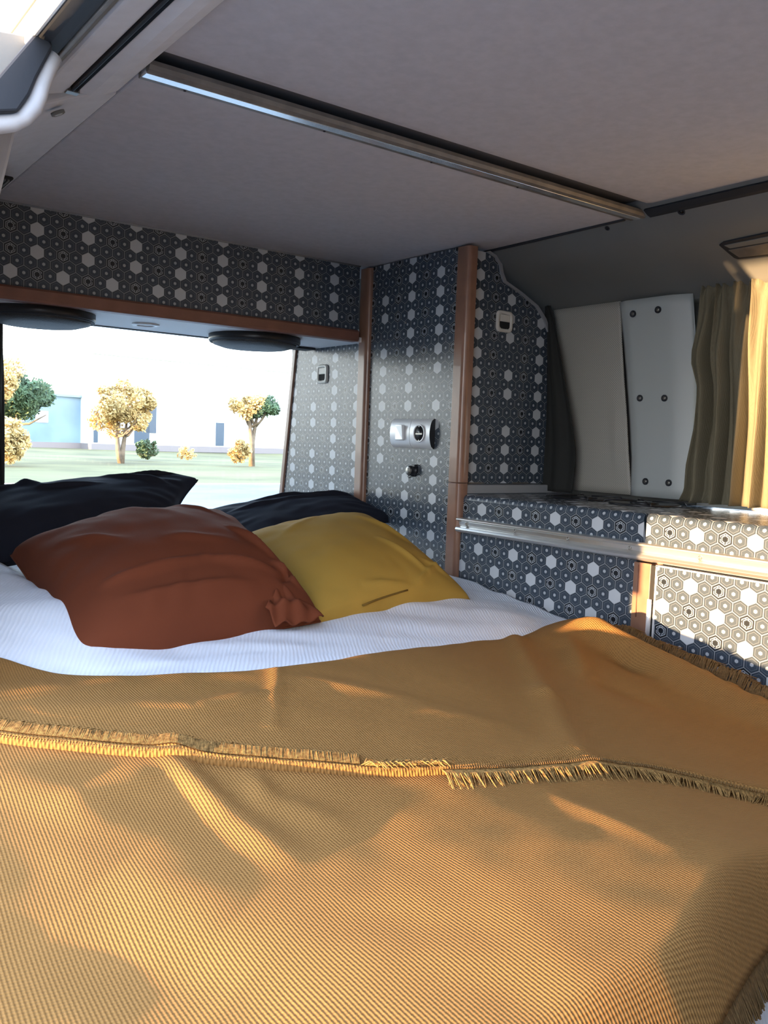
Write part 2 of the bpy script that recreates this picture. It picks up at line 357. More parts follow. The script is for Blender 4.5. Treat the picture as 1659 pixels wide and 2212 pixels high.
# recess and chrome strip, rubber door seal
struct(ysweep([(.352, .484), (.348, .472), (.345, .468), (.338, .463), (.334, .474), (.34, .56), (.36, .56)], -.9, 1.33, 'trim_4', M['wallgrey'], bevel=.002))
struct(ysweep([(.334, .474), (.336, .4595), (.3295, .4572), (.3265, .474)], -.9, 1.30, 'trim_5', M['alu_dull'], bevel=.0015))
seal = thing('door_seal', (.31, 1.0, .47), 'thick black rubber seal along top of side door opening', 'seal')
MB().extrude([(.3265, .475), (.3275, .4590), (.322, .4575), (.310, .4560), (.298, .4570), (.2915, .4610), (.296, .478), (.31, .50)], -.9, 1.262, sm=True).build('sealing_strip', M['rubber'], seal)
c4_ = [(-60, 232), (0, 159), (48, 103), (92, 52), (116, 100), (80, 168), (64, 205), (40, 240), (-60, 244)]
b = MB(); f_ = [atY(*p, 1.098) for p in c4_]; k_ = [v+Vector((0, .02, 0)) for v in f_]
b.add(f_+k_, [tuple(range(9)), tuple(range(9, 18))[::-1]]+[(i, (i+1) % 9, 9+(i+1) % 9, 9+i) for i in range(9)]); b.build('corner', M['rubber'], seal, bevel=.003)
# exterior body side above the door, lit by the sun
struct(ysweep([(.294, .458), (.2885, .459), (.2885, .49), (.300, .53), (.318, .60), (.345, .66), (.40, .68), (.42, .60), (.34, .5)], -.98, 2.7, 'roof_side', M['body'], bevel=.004))
gu = thing('roof_gutter', (.30, .6, .52), 'thin tan drip gutter along sunlit white van roof side', 'gutter')
MB().tube([(.2905, -.9, .492), (.2905, 2.0, .492)], .0030, 6).build('drip_rail', M['terra'], gu)
# left rear quarter: headlining panel behind seam and side wall down to the bed
lp = MB().extrude([(.475, .509), (.44, .4995), (.405, .4850), (.372, .468), (.350, .450), (.330, .42), (.31, .33), (.27, .05), (.22, -.4), (.20, -.9), (.14, -.9), (.20, .3), (.33, .53), (.475, .56)], 1.338, 2.62).build('wall_left', M['leftgrey'], bevel=.004)
struct(lp)
# lower part of the body beside the door opening
struct(MB().box((.10, -.98, -1.1), (.16, .04, .50)).build('wall_left', M['bulk']))
# rounded door-frame trim at the rear top corner
ps = [atY(px_, py_, y_) for px_, py_, y_ in ((112, 120, 1.118), (96, 150, 1.118), (85, 180, 1.118), (79, 205, 1.118), (68, 230, 1.118), (48, 250, 1.118), (22, 262, 1.12), (-20, 268, 1.12), (-60, 300, 1.12), (-85, 350, 1.12), (-100, 430, 1.12), (-110, 700, 1.12), (-120, 1400, 1.12))]
struct(MB().extrude([(.275, .385), (.235, .365), (.20, .30), (.18, .1), (.17, -1.0), (.10, -1.0), (.10, .42), (.22, .462), (.34, .475), (.31, .44)], 1.132, 1.345).build('wall_left', M['wallgrey'], bevel=.002))
tr = struct(MB().tube(ps, .0125, 14).build('trim_6', M['leftgrey']))
btn = thing('trim_button', atZ(125, 247, .4705), 'small round grey fixing button in left headlining panel', 'fixing')
bp_ = Vector(btn.location); nrm = Vector((.5, 0, -1)).normalized()
MB().lathe(bp_+Vector((0, 0, .002)), nrm, [(.0105, -.002), (.0105, .0022), (.0085, .003), (.0075, .0018)], 20).build('rim', M['wallgrey'], btn)
MB().lathe(bp_+Vector((0, 0, .002)), nrm, [(.0075, 0), (.006, .0028), (.001, .0034)], 20).build('cap', M['pillar'], btn)
vt = thing('air_vent', atZ(2, 395, .478), 'small slatted grey vent high on left panel at frame edge', 'vent')
vp_ = Vector(vt.location); 
fr_ = MB(); fr_.box((vp_.x-.03, vp_.y-.05, .4755), (vp_.x+.012, vp_.y+.05, .4815)); fr_.build('frame', M['dark'], vt, bevel=.003)
for k in range(5): MB().box((vp_.x-.026+.007*k, vp_.y-.044, .4725), (vp_.x-.0225+.007*k, vp_.y+.044, .4765)).build('slat', M['wallgrey'], vt)

# ================================================================ OUTSIDE
GZ = -1.45
o = MB().grid(lambda u, v: (-60+u*150, -30+v*54, GZ), 6, 6).build('gravel_yard', M['gravel']); struct(o)
o = MB().grid(lambda u, v: (-60+u*200, 24+v*180, GZ+.02+.15*noise.noise(Vector((u*12, v*12, 0)))*(v > .02)), 30, 30).build('grass_field', M['grass']); struct(o)
def gp(px, py): return atZ(px, py, GZ)
def at_dist(px, D):  # ground point at range D under image column px
    r = ray(px, 960); r = Vector((r.x, r.y, 0)).normalized(); return r*D+Vector((0, 0, GZ))
def tree(name, px, D, h, cr_, trunk_h, m, label, cat, group, n=2600, seed=1, flat=.6, stems=1, m2=None, lean=0):
    rnd = random.Random(seed); base = at_dist(px, D); t = thing(name, base, label, cat, group)
    b = MB(); tops = []
    for s_ in range(stems):
        dx = (s_-(stems-1)/2)*.5+lean; top = base+Vector((dx, 0, trunk_h+cr_*flat*.5))
        mid = base+Vector((dx*.3+rnd.uniform(-.15, .15), 0, trunk_h*.5))
        b.tube([base, mid, (mid+top)/2, top], [.16, .12, .09, .05], 6)
        for q in range(4):
            e = top+Vector((rnd.uniform(-1, 1)*cr_*.7, rnd.uniform(-1, 1)*cr_*.5, rnd.uniform(-.2, .4)*cr_)); b.tube([mid+(top-mid)*.5, (mid+e)/2+Vector((0, 0, .2)), e], [.07, .05, .02], 5)
    if trunk_h > .3: b.build('trunk', M['bark'], t)
    def ball():
        while 1:
            q = Vector((rnd.uniform(-1, 1), rnd.uniform(-1, 1), rnd.uniform(-1, 1)))
            if q.length < 1: return q
    cl = []
    for _ in range(38):
        q = ball(); cl.append((Vector((q.x*.85*cr_, q.y*.7*cr_, q.z*.8*cr_*flat)), rnd.uniform(.14, .30)*cr_))
    b = MB(); b2 = MB(); cc = base+Vector((lean, 0, trunk_h+cr_*flat))
    for _ in range(n):
        c, rr = rnd.choice(cl); d = Vector((rnd.gauss(0, 1), rnd.gauss(0, 1), rnd.gauss(0, 1))).normalized()*rr*rnd.uniform(.6, 1.05)
        p = cc+c+d; s2 = rnd.uniform(.05, .11); u = Vector((rnd.gauss(0, 1), rnd.gauss(0, 1), rnd.gauss(0, 1))).normalized(); v = u.orthogonal().normalized()*s2; u *= s2
        (b2 if (m2 and (p-cc).dot(Vector((.8, 0, -.6))) > 0) else b).add([p-u, p-v*.7, p+u, p+v*.7], [(0, 1, 2, 3)])  # gold leaves on the sun side, green away from it: sunlight put into colour
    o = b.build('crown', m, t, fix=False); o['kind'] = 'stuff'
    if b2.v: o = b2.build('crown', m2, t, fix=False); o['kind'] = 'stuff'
    return t
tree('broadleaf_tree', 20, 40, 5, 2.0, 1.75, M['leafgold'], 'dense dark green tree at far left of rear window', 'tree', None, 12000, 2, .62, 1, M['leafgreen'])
tree('shrub', 20, 36.5, 3, 1.0, .1, M['leafgold'], 'golden bushy shrub under the left tree', 'shrub', None, 5000, 12, .9)
tree('broadleaf_tree', 262, 43, 5, 1.7, 1.2, M['leafgold'], 'golden sunlit tree in middle of rear window view', 'tree', None, 9000, 3, .85, 2)
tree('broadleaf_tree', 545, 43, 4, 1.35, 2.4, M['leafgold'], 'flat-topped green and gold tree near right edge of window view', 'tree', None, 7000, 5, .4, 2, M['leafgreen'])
tree('shrub', 518, 42, 2, .55, .1, M['leafgold'], 'orange shrub at foot of right-hand tree', 'shrub', None, 2200, 6, 1.3)
tree('shrub', 318, 47, 2, .62, .1, M['leafgreen'], 'dark green bush beside white building behind golden tree', 'shrub', None, 2200, 8, .9)
tree('shrub', 405, 44, 1.5, .5, .1, M['leafgold'], 'low bare twiggy shrub on grass before white wall', 'shrub', None, 260, 9, .9, 3)
def building(name, px0, px1, D0, D1, h, m, label):
    a = at_dist(px0, D0); c = at_dist(px1, D1); t = thing(name, (a+c)/2, label, 'building')
    d = (c-a).normalized(); n = Vector((-d.y, d.x, 0)); 
    if n.y < 0: n = -n
    up = Vector((0, 0, 1))
    MB().hexa([a+up*.5, c+up*.5, c+n*8+up*.5, a+n*8+up*.5], [a+up*h, c+up*h, c+n*8+up*h, a+n*8+up*h]).build('wall', m, t)
    MB().hexa([a-n*.1, c-n*.1, c+n*8, a+n*8], [a-n*.1+up*.5, c-n*.1+up*.5, c+n*8+up*.5, a+n*8+up*.5]).build('plinth', M['plinth'], t)
    MB().hexa([a-n*.2+up*h, c-n*.2+up*h, c+n*8+up*h, a+n*8+up*h], [a-n*.2+up*(h+.2), c-n*.2+up*(h+.2), c+n*8+up*(h+.2), a+n*8+up*(h+.2)]).build('roof_edge', m, t)
    return t, a, c, d, n
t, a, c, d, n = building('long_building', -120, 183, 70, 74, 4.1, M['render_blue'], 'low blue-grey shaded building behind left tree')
for k in (.45, .62): 
    p = a+(c-a)*k+Vector((0, 0, 2.0)); MB().hexa([p-n*.05, p+d*1.0-n*.05, p+d*1.0+n*.05, p+n*.05], [p-n*.05+Vector((0,0,.9)), p+d*1.0-n*.05+Vector((0,0,.9)), p+d*1.0+n*.05+Vector((0,0,.9)), p+n*.05+Vector((0,0,.9))]).build('window', M['render_white'], t)
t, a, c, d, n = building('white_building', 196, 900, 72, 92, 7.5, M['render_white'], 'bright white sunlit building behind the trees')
for px, w_, z0, z1 in ((190, .35, .6, 3.2), (300, 1.3, .6, 4.2), (328, .9, 1.5, 3.9), (508, .8, .6, 2.6)):
    p = a+d*((at_dist(px, 72)-a).length)+Vector((0, 0, z0)); hh = Vector((0, 0, z1-z0))
    f = MB().hexa([p-n*.06, p+d*w_-n*.06, p+d*w_+n*.05, p+n*.05], [p-n*.06+hh, p+d*w_-n*.06+hh, p+d*w_+n*.05+hh, p+n*.05+hh]).build('window', M['pane_dark'], t)

# ================================================================ FURNITURE
UW, VW_ = .0293, .0293
def uv_header(p, c, n):
    u = (p.x-.5705)/UW; v = (p.z-.4075)/UW
    if c.z < .385 and c.x < .885: u += 2
    if abs(n.z) > .5: v = p.y/UW
    return (u, v)
oc = thing('overhead_cabinet', (1.0, YH+.15, .30), 'patterned overhead locker above rear window with brown edging', 'cabinet')
b = MB()
xs = [.30, .885, 1.478]; zs = [.318, .3825, .515]
for i in range(2):
    for j in range(2):
        b.add([(xs[i], YH, zs[j]), (xs[i+1], YH, zs[j]), (xs[i+1], YH, zs[j+1]), (xs[i], YH, zs[j+1])], [(0, 1, 2, 3)])
b.box((.30, YH+.001, .318), (1.478, YH+.015, .505))
b.build('front_panel', M['hexC'], oc, uvf=uv_header)
MB().extrude([(YH-.012, .2905), (YH-.0145, .297), (YH-.0145, .318), (YH-.010, .3235), (YH+.02, .3235), (YH+.02, .2905)], .30, 1.474, axis='X', sm=False).build('edging', M['woodred'], oc, bevel=.002)
MB().tube([(.47, YH-.002, .5085), (1.478, YH-.002, .5085)], .0028, 6).build('ceiling_bead', M['lip'], oc)
MB().box((.30, YH+.0, .291), (1.504, 2.412, .305)).build('underside', M['shelf'], oc)
MB().box((.30, 2.405, .2885), (1.504, 2.428, .33)).build('rear_edge', M['black'], oc, bevel=.002)
MB().box((1.30, 2.37, .2835), (1.49, 2.43, .2905)).build('corner_bracket', M['black'], oc, bevel=.002)
GROUPS = {'speaker': 'speakers under the overhead locker', 'hob_burner': 'burners on the worktop', 'bed_pillow': 'charcoal pillows by the rear window', 'cushion': 'square cushions on the bed', 'broadleaf_tree': 'trees beyond the rear window', 'shrub': 'shrubs beyond the rear window', 'wall_screw': 'screws in upper wall trim', 'kitchen_cabinet': 'kitchen cabinets along the right wall'}
def speaker(cx, cy, r, label):
    t = thing('speaker', (cx, cy, .29), label, 'speaker', None)
    MB().lathe((cx, cy, .291), (0, 0, -1), [(r, 0), (r, .016), (r*.985, .019), (r*.95, .0195)], 48).build('housing', M['black'], t)
    MB().lathe((cx, cy, .291), (0, 0, -1), [(r*.985, .017), (r*.975, .0215), (r*.93, .0215), (r*.92, .018)], 48).build('ring', M['rubber'], t)
    MB().lathe((cx, cy, .291), (0, 0, -1), [(r*.92, .018), (r*.9, .026), (r*.7, .034), (r*.35, .038), (.001, .039)], 48).build('grille', M['grille'], t)
def grille():
    m = mat('speaker_grille', (.035, .036, .038), .5); t = m.node_tree; b = t.nodes['Principled BSDF']; g = NG(t)
    tcn = g.n('ShaderNodeTexCoord'); v = g.n('ShaderNodeTexVoronoi'); v.inputs['Scale'].default_value = 380; t.links.new(tcn.outputs['Object'], v.inputs['Vector'])
    bp = g.n('ShaderNodeBump'); bp.inputs['Distance'].default_value = .001; t.links.new(v.outputs['Distance'], bp.inputs['Height']); t.links.new(bp.outputs[0], b.inputs['Normal']); return m
M['grille'] = grille()
speaker(.615, 2.262, .132, 'round black speaker under overhead locker, cut by left frame edge')
speaker(1.218, 2.270, .132, 'round black speaker under overhead locker nearer the wardrobe')
lt = thing('spot_light', (.889, 2.268, .29), 'small round white spot light between the two speakers', 'light')
MB().lathe((.889, 2.268, .291), (0, 0, -1), [(.036, 0), (.036, .003), (.032, .005), (.024, .005), (.023, .002)], 32).build('bezel', M['silver'], lt)
MB().lathe((.889, 2.268, .291), (0, 0, -1), [(.023, .001), (.001, .0015)], 32).build('lens', M['lip'], lt)

# rear side panel beyond post (faces -X)
def uv_side(p, c, n):
    if abs(n.x) > .5: return ((p.y-2.028)/.0302, (p.z-.4030)/.0289)
    return ((p.x)/UW, (p.z-.4030)/.0289)
rp = thing('rear_side_panel', (AX+.01, 2.35, -.35), 'patterned side panel between rear window and brown post, with cream latch', 'panel')
prf = [(2.135, -.36), (2.612, -.36), (2.60, -.212), (2.517, .298), (2.135, .298)]
b = MB(); b.add([(AX, y, z) for y, z in prf]+[(AX+.02, y, z) for y, z in prf], [(0, 1, 2, 3, 4), (9, 8, 7, 6, 5)]+[(i, (i+1) % 5, 5+(i+1) % 5, 5+i) for i in range(5)])
b.build('panel', M['hexB'], rp, uvf=lambda p, c, n: ((p.y-2.40)/.0302, (p.z-.105)/.0289))
MB().hexa([(AX-.006, 2.598, -.36), (AX+.024, 2.598, -.36), (AX+.024, 2.622, -.36), (AX-.006, 2.622, -.36)], [(AX-.006, 2.507, .298), (AX+.024, 2.507, .298), (AX+.024, 2.529, .298), (AX-.006, 2.529, .298)]).build('edging', M['wood'], rp, bevel=.004)
def latch(t, c, ux, n, w_=.052, h_=.060, dk=.5):
    """push-button latch: rounded plate, paddle, dark slot; c centre on surface, ux horizontal dir, n outward"""
    c = Vector(c); ux = Vector(ux); n = Vector(n); uz = Vector((0, 0, 1))
    l = MB(); pr = []; R_ = .012
    for sx_, sz_ in ((1, 1), (-1, 1), (-1, -1), (1, -1)):
        for k in range(5):
            a = math.atan2(sz_, sx_)+math.radians(-45+22.5*k) if True else 0
            a = {(1, 1): 0, (-1, 1): 90, (-1, -1): 180, (1, -1): 270}[(sx_, sz_)]+22.5*k; a = math.radians(a)
            pr.append((sx_*(w_/2-R_)+R_*math.cos(a), sz_*(h_/2-R_)+R_*math.sin(a)))
    N = len(pr); vs = []
    for sc, hgt in ((1, 0), (1, .004), (.93, .0065), (.70, .0062), (.68, .003)):
        vs += [c+ux*(x*sc)+uz*(z*sc)+n*hgt for x, z in pr]
    fs = [(i*N+k, i*N+(k+1) % N, (i+1)*N+(k+1) % N, (i+1)*N+k) for i in range(4) for k in range(N)]
    l.add(vs, fs, True); l.build('latch_plate', M['latch'], t)
    q = lambda x0, x1, z0, z1, h: MB().hexa([c+ux*x0+uz*z0, c+ux*x1+uz*z0, c+ux*x1+uz*z1, c+ux*x0+uz*z1], [c+ux*x0+uz*z0+n*h, c+ux*x1+uz*z0+n*h, c+ux*x1+uz*z1+n*h, c+ux*x0+uz*z1+n*h])
    q(-w_*.33, w_*.33, -h_*.01, h_*.33, .0052).build('latch_paddle', M['latch'], t, bevel=.0015)
    q(-w_*.33, w_*.33, -h_*.31, -h_*.01, .0034).build('latch_slot', M['dark'], t)
latch(rp, (AX, 2.347, .208), (0, 1, 0), (-1, 0, 0), .058, .060)

# wardrobe
wd = thing('wardrobe', (1.6, 1.9, -.36), 'tall patterned wardrobe with brown corner posts beside rear window', 'wardrobe')
b = MB(); b.box((AX, 1.71, -.37), (AX+.016, 2.10, .507)); b.build('side_panel', M['hexB'], wd, uvf=uv_side)
def post(y0, y1, x0, x1, z0, z1, nm='post'):
    # rounded front corner post
    pr = []
    for k in range(7):
        a = math.radians(180+15*k); r_ = .014; pr.append((x0+r_+r_*math.cos(a), y0+r_+r_*math.sin(a)))
    pr += [(x1, y0), (x1, y1), (x0, y1)]
    return MB().extrude(pr, z0, z1, axis='Z', sm=False).build(nm, M['wood'], wd, bevel=.0015)
post(1.668, 1.712, AX-.010, AX+.020, -.098, .504); post(1.6685, 1.7125, AX-.0095, AX+.020, -.37, -.099)
post(2.092, 2.136, AX-.014, AX+.014, -.37, .505)
pf = [(1.524, -.10), (1.524, .500), (1.575, .501), (1.605, .492), (1.622, .474), (1.628, .452), (1.640, .433), (1.700, .412), (1.765, .384), (1.800, .352), (1.830, .300), (1.852, .235), (1.872, .13), (1.884, .0), (1.888, -.10)]
n_ = len(pf); b = MB(); b.add([(x, 1.691, z) for x, z in pf]+[(x, 1.707, z) for x, z in pf], [tuple(range(n_))[::-1], tuple(n_+i for i in range(n_))]+[(i, (i+1) % n_, n_+(i+1) % n_, n_+i) for i in range(n_)])
b.build('door', M['hexB2'] if 'hexB2' in M else M['hexB'], wd, uvf=lambda p, c, n: ((p.x-1.6765)/UW, (p.z-.1910)/.0289))
eb = MB(); e = pf[1:]
for (x0, z0), (x1, z1) in zip(e[1:], e[2:]):
    eb.hexa([(x0, 1.686, z0), (x0+.009, 1.686, z0+.004), (x0+.009, 1.71, z0+.004), (x0, 1.71, z0)], [(x1, 1.686, z1), (x1+.009, 1.686, z1+.004), (x1+.009, 1.71, z1+.004), (x1, 1.71, z1)])
eb.build('edge_strip', M['lip'], wd)
latch(wd, (1.650, 1.691, .331), (1, 0, 0), (0, -1, 0), .058, .056)
MB().box((1.524, 1.672, -.126), (1.90, 1.70, -.1035)).build('base_strip', M['lip'], wd, bevel=.002)
for x0, x1 in ((1.545, 1.60), (1.71, 1.77)): MB().box((x0, 1.6875, -.1015), (x1, 1.6905, -.0975)).build('hinge_leaf', M['steel'], wd)
for y, z in ((1.93, .333), ): MB().lathe((AX, y, z), (-1, 0, 0), [(.003, 0), (.003, .0015), (.001, .002)], 8).build('screw', M['steel'], wd)
# switch and socket
ss = thing('switch_socket_unit', (AX, 1.873, .026), 'silver double wall plate with light switch and round socket on wardrobe side', 'switch')
def plate(y0, y1, bul=.016):
    def f(u, v):
        z = -.014+.081*v+.0; y = y1+(y0-y1)*u
        return (AX-.004-bul*math.sin(math.pi*min(max(v, .0), 1))**.5*.9, y, z+(u-.5)*0)
    b = MB(); b.grid(f, 6, 14); 
    b.add([(AX, y0, -.014), (AX, y1, -.014), (AX, y1, .067), (AX, y0, .067)], [(0, 1, 2, 3)])
    # close sides
    for y in (y0, y1):
        ring_ = [f(0 if y == y1 else 1, k/14) for k in range(15)]+[(AX, y, .067), (AX, y, -.014)]
        b.add(ring_, [tuple(range(17))])
    return b
plate(1.874, 1.961).build('switch_plate', M['silver'], ss); plate(1.786, 1.872).build('socket_plate', M['silver'], ss)
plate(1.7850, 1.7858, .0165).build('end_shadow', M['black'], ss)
MB().hexa([(AX-.019, 1.893, .006), (AX-.019, 1.935, .006), (AX-.019, 1.935, .050), (AX-.019, 1.893, .050)], [(AX-.0245, 1.895, .008), (AX-.0205, 1.933, .008), (AX-.0205, 1.933, .048), (AX-.0285, 1.895, .048)]).build('rocker', M['silver'], ss, bevel=.0015)
cc_ = (AX-.0185, 1.829, .027)
MB().lathe(cc_, (-1, 0, 0), [(.0245, 0), (.0245, .0025), (.0215, .003), (.0205, .0005)], 32).build('socket_rim', M['silver'], ss)
MB().lathe(cc_, (-1, 0, 0), [(.0208, .0007), (.001, .0009)], 32).build('socket_well', M['black'], ss)
MB().box((AX-.0205, 1.815, .0235), (AX-.019, 1.843, .0275)).build('socket_bar', M['steel'], ss)
for z in (.0455, .008): MB().lathe((AX-.0195, 1.829, z), (-1, 0, 0), [(.0016, 0), (.0016, .0012)], 8).build('earth_clip', M['silver'], ss)
for y in (1.8225, 1.8355): MB().lathe((AX-.0195, y, .0275), (-1, 0, 0), [(.0022, 0), (.0022, .0008)], 10).build('pin_hole', M['dark'], ss)
kn = thing('round_lock', (AX, 1.871, -.076), 'small round black lock cap below the switch plate', 'lock')
MB().lathe((AX, 1.868, -.076), (-1, 0, 0), [(.0165, 0), (.0165, .005), (.0135, .006), (.0135, .018), (.0125, .020)], 28).build('barrel', M['black'], kn)
MB().lathe((AX-.020, 1.868, -.076), (-1, 0, 0), [(.0125, 0), (.0115, .0012), (.001, .0014)], 28).build('face', M['steel'], kn)
MB().box((AX-.0222, 1.8672, -.084), (AX-.0205, 1.8692, -.068)).build('key_slot', M['black'], kn)
MB().tube([(AX-.003, 1.884, -.089), (AX-.006, 1.888, -.093), (AX-.004, 1.884, -.097), (AX-.002, 1.880, -.094)], .0012, 5).build('wire', M['black'], kn)
MB().box((AX-.012, 1.852, -.066), (AX, 1.866, -.0585)).build('hinge_lug', M['black'], kn, bevel=.001)

# kitchen units
def uv_top(p, c, n):
    # arc length over rounded nose
    u = (p.y-1.599)/.0307
    if p.x <= 1.515+1e-5 and p.z < ZT-.0139: v = (p.z+.262)/.0289
    else:
        zz = ZT-.014; base = (zz+.262)/.0289
        if p.x < 1.528:
            a = math.atan2(p.z-zz, (1.514+.014)-p.x); v = base+(.014*a)/.0289
        else: v = base+(.014*math.pi/2+(p.x-1.528))/.0289
    return (u, v)
def topprof():
    pr = [(AX+.008, -.1915)]
    for k in range(7):
        a = math.radians(90*k/6); pr.append((1.528-.014*math.cos(a)*1.0, ZT-.014+.014*math.sin(a)))
    pr += [(1.60, ZT), (1.70, ZT), (1.80, ZT), (1.922, ZT), (1.922, -.15), (1.53, -.15), (1.53, -.1915)]
    return pr
def counter(y0, y1, t, nm='worktop'):
    pr = topprof(); n = len(pr); b = MB()
    for i in range(n):
        (x0, z0), (x1, z1) = pr[i], pr[(i+1) % n]
        b.add([(x0, y0, z0), (x0, y1, z0), (x1, y1, z1), (x1, y0, z1)], [(0, 1, 2, 3)], 0 < i < 8)
    b.add([(x, y0, z) for x, z in pr], [tuple(range(n))]); b.add([(x, y1, z) for x, z in pr], [tuple(range(n))[::-1]])
    return b.build(nm, M['hexA'], t, uvf=uv_top, fix=True)
def slab(a, b_, name, m, t, uvf=None, bevel=0): return MB().box(a, b_).build(name, m, t, uvf=uvf, bevel=bevel)
uv_front = lambda p, c, n: ((p.y-1.599)/.0307, (p.z+.262)/.0289) if abs(n.x) > .5 else ((p.x)/.03, (p.z+.262)/.0289)
k1 = thing('kitchen_cabinet', (1.7, 1.39, -.9), 'patterned kitchen cabinet with rounded worktop next to wardrobe', 'cabinet')
counter(1.1095, 1.672, k1)
slab((AX+.002, 1.118, -.95), (AX+.02, 1.668, -.212), 'front_panel', M['hexA'], k1, uv_front)
pp = slab((AX-.001, 1.079, -.95), (AX+.02, 1.1225, -.230), 'post', M['wood'], k1, bevel=.002)
MB().tube([(AX-.002, 1.1095, -.235), (AX-.002, 1.1105, -.30), (AX-.002, 1.109, -.345)], .0012, 5).build('seam', M['woodred'], pp)
k2 = thing('kitchen_cabinet', (1.7, .5, -.9), 'patterned kitchen cabinet with hinged door in sunlight at right frame edge', 'cabinet')
counter(-.5, 1.1035, k2)
slab((AX+.02, 1.0665, -.95), (AX+.05, 1.081, -.228), 'side', M['woodred'], k2)
dr = MB().box((AX-.002, .30, -.90), (AX+.016, 1.0635, -.232)).build('door', M['hexA'], k2, uvf=uv_front, bevel=.001)
MB().box((AX-.0035, 1.0625, -.90), (AX+.016, 1.0665, -.2310)).build('door_edging', M['silver'], dr)
MB().box((AX-.0035, .30, -.233), (AX+.016, 1.066, -.2300)).build('door_edging', M['silver'], dr)
hg = MB().tube([(AX-.006, 1.0745, -.302), (AX-.006, 1.0745, -.392)], .005, 10); hg.build('hinge', M['silver'], k2)
MB().box((AX-.002, 1.066, -.95), (AX+.01, 1.079, -.232)).build('gap', M['dark'], k2)
# gap between units
# aluminium rail
rl = thing('guide_rail', (AX, 1.1, -.21), 'aluminium double-ridged guide rail screwed along kitchen cabinet front', 'rail')
MB().extrude([(AX+.008, -.188), (AX-.010, -.188), (AX-.013, -.1905), (AX-.013, -.194), (AX-.004, -.197), (AX-.002, -.207), (AX-.006, -.2095), (AX-.013, -.212), (AX-.0155, -.217), (AX-.013, -.2225), (AX-.006, -.2255), (AX+.002, -.226), (AX+.008, -.222)], -.5, 1.672).build('profile', M['alu'], rl, bevel=.0007)
for px, py in ((1008, 1128), (1112, 1142.5), (1227, 1160), (1361, 1178.5), (1513, 1198.5)):
    p = atX(px, py, AX-.003); MB().lathe((AX-.003, p.y, -.2025), (-1, 0, 0), [(.0042, 0), (.0042, .0016), (.003, .0026), (.0012, .0026), (.0008, .001)], 12).build('screw', M['steel'], rl)
# hob burners
for i, (px, py, lab) in enumerate(((1262, 1073, 'flat black burner ring on worktop, nearer the wardrobe'), (1392, 1085, 'flat black burner ring on worktop, farther from the wardrobe'))):
    c = atZ(px, py, ZT+.004); c.x = min(c.x, 1.76); c.y = atX(px, py, c.x).y; t = thing('hob_burner', (c.x, c.y, ZT), lab, 'burner', None)
    MB().lathe((c.x, c.y, ZT), (0, 0, 1), [(.085, 0), (.085, .003), (.080, .005), (.070, .002)], 32).build('pan', M['black'], t)
    MB().lathe((c.x, c.y, ZT), (0, 0, 1), [(.034, 0), (.034, .006), (.028, .0075), (.001, .0078)], 24).build('cap', M['black'], t)
    for a in range(4):
        an = math.radians(45+90*a); d = Vector((math.cos(an), math.sin(an), 0)); p = Vector((c.x, c.y, ZT))
        MB().tube([p+d*.018+Vector((0, 0, .009)), p+d*.092+Vector((0, 0, .009)), p+d*.097+Vector((0, 0, .002))], .002, 6).build('pan_support', M['black'], t)

# ---------------------------------------------------------------- right wall panels
def xw(y, z):  # wall panels lean in towards the ceiling
    return 1.895-.05*max(0, (z-.05)/.35)**1.6
vp = thing('vinyl_panel', (1.88, 1.55, -.12), 'beige perforated vinyl wall panel between dark curtain strip and screwed pillar panel', 'panel')
def fperf(u, v):
    yl = 1.69; yr = 1.492-.065*v*0; z = .385-.50*v
    edge = 1.492-.008*v-.058*v**.7*0
    pxr = [(1341, 659), (1347, 700), (1352, 780), (1358, 860), (1361, 960), (1366, 1058)]
    k = v*5; i = min(4, int(k)); f = k-i; px = pxr[i][0]*(1-f)+pxr[i+1][0]*f; py = pxr[i][1]*(1-f)+pxr[i+1][1]*f
    X = xw(0, z)-.006; yr = atX(px, py, X).y
    y = yl+(yr-yl)*u
    bul = .008*math.sin(math.pi*u)*math.sin(math.pi*v)+.004*math.exp(-((u-.86)/.05)**2)*(v > .35)*math.sin(math.pi*(v-.35)/.65 if v > .35 else 0)
    return (X-bul, y, z)
MB().grid(fperf, 24, 24).build('vinyl', M['perf'], vp, uvf=lambda p, c, n: (p.y/.0062, p.z/.0062), solid=.004)
MB().tube([(1.855, 1.69, .388), (1.852, 1.60, .391), (1.850, 1.52, .393), (1.853, 1.495, .380), (1.86, 1.485, .36)], .006, 8).build('piping', M['wallgrey'], vp)
pl = thing('pillar_panel', (1.88, 1.37, -.12), 'smooth grey plastic pillar panel with six dark screws left of the curtain', 'panel')
def fpil(u, v):
    z = .382-.498*v; X0 = xw(0, z)-.012
    L = [(1341, 659), (1353, 700), (1360, 780), (1366, 860), (1369, 960), (1366, 1060)]; k = v*5; i = min(4, int(k)); f = k-i
    yl = atX(L[i][0]*(1-f)+L[i+1][0]*f, L[i][1]*(1-f)+L[i+1][1]*f, X0).y+.004
    yr = 1.255
    y = yl+(yr-yl)*u
    prof = -.010*min(1, u/.13)+(.018*max(0, (u-.72)/.28)**1.3)
    return (X0+prof+.004, y, z)
MB().grid(fpil, 24, 20).build('moulding', M['pillar'], pl, solid=.004)
for px, py in ((1367, 678), (1421, 669), (1382, 860), (1435, 860), (1394, 1040), (1444, 1043)):
    z = atX(px, py, 1.875).z; X = xw(0, z)-.0235; p = atX(px, py, X)
    MB().lathe(p, (-1, 0, 0), [(.0085, -.002), (.0085, .0015), (.007, .003), (.0055, .001)], 18).build('screw_cup', M['rubber'], pl)
    MB().lathe(p, (-1, 0, 0), [(.0055, .0005), (.004, .0022), (.0012, .0024)], 12).build('screw', M['steel'], pl)
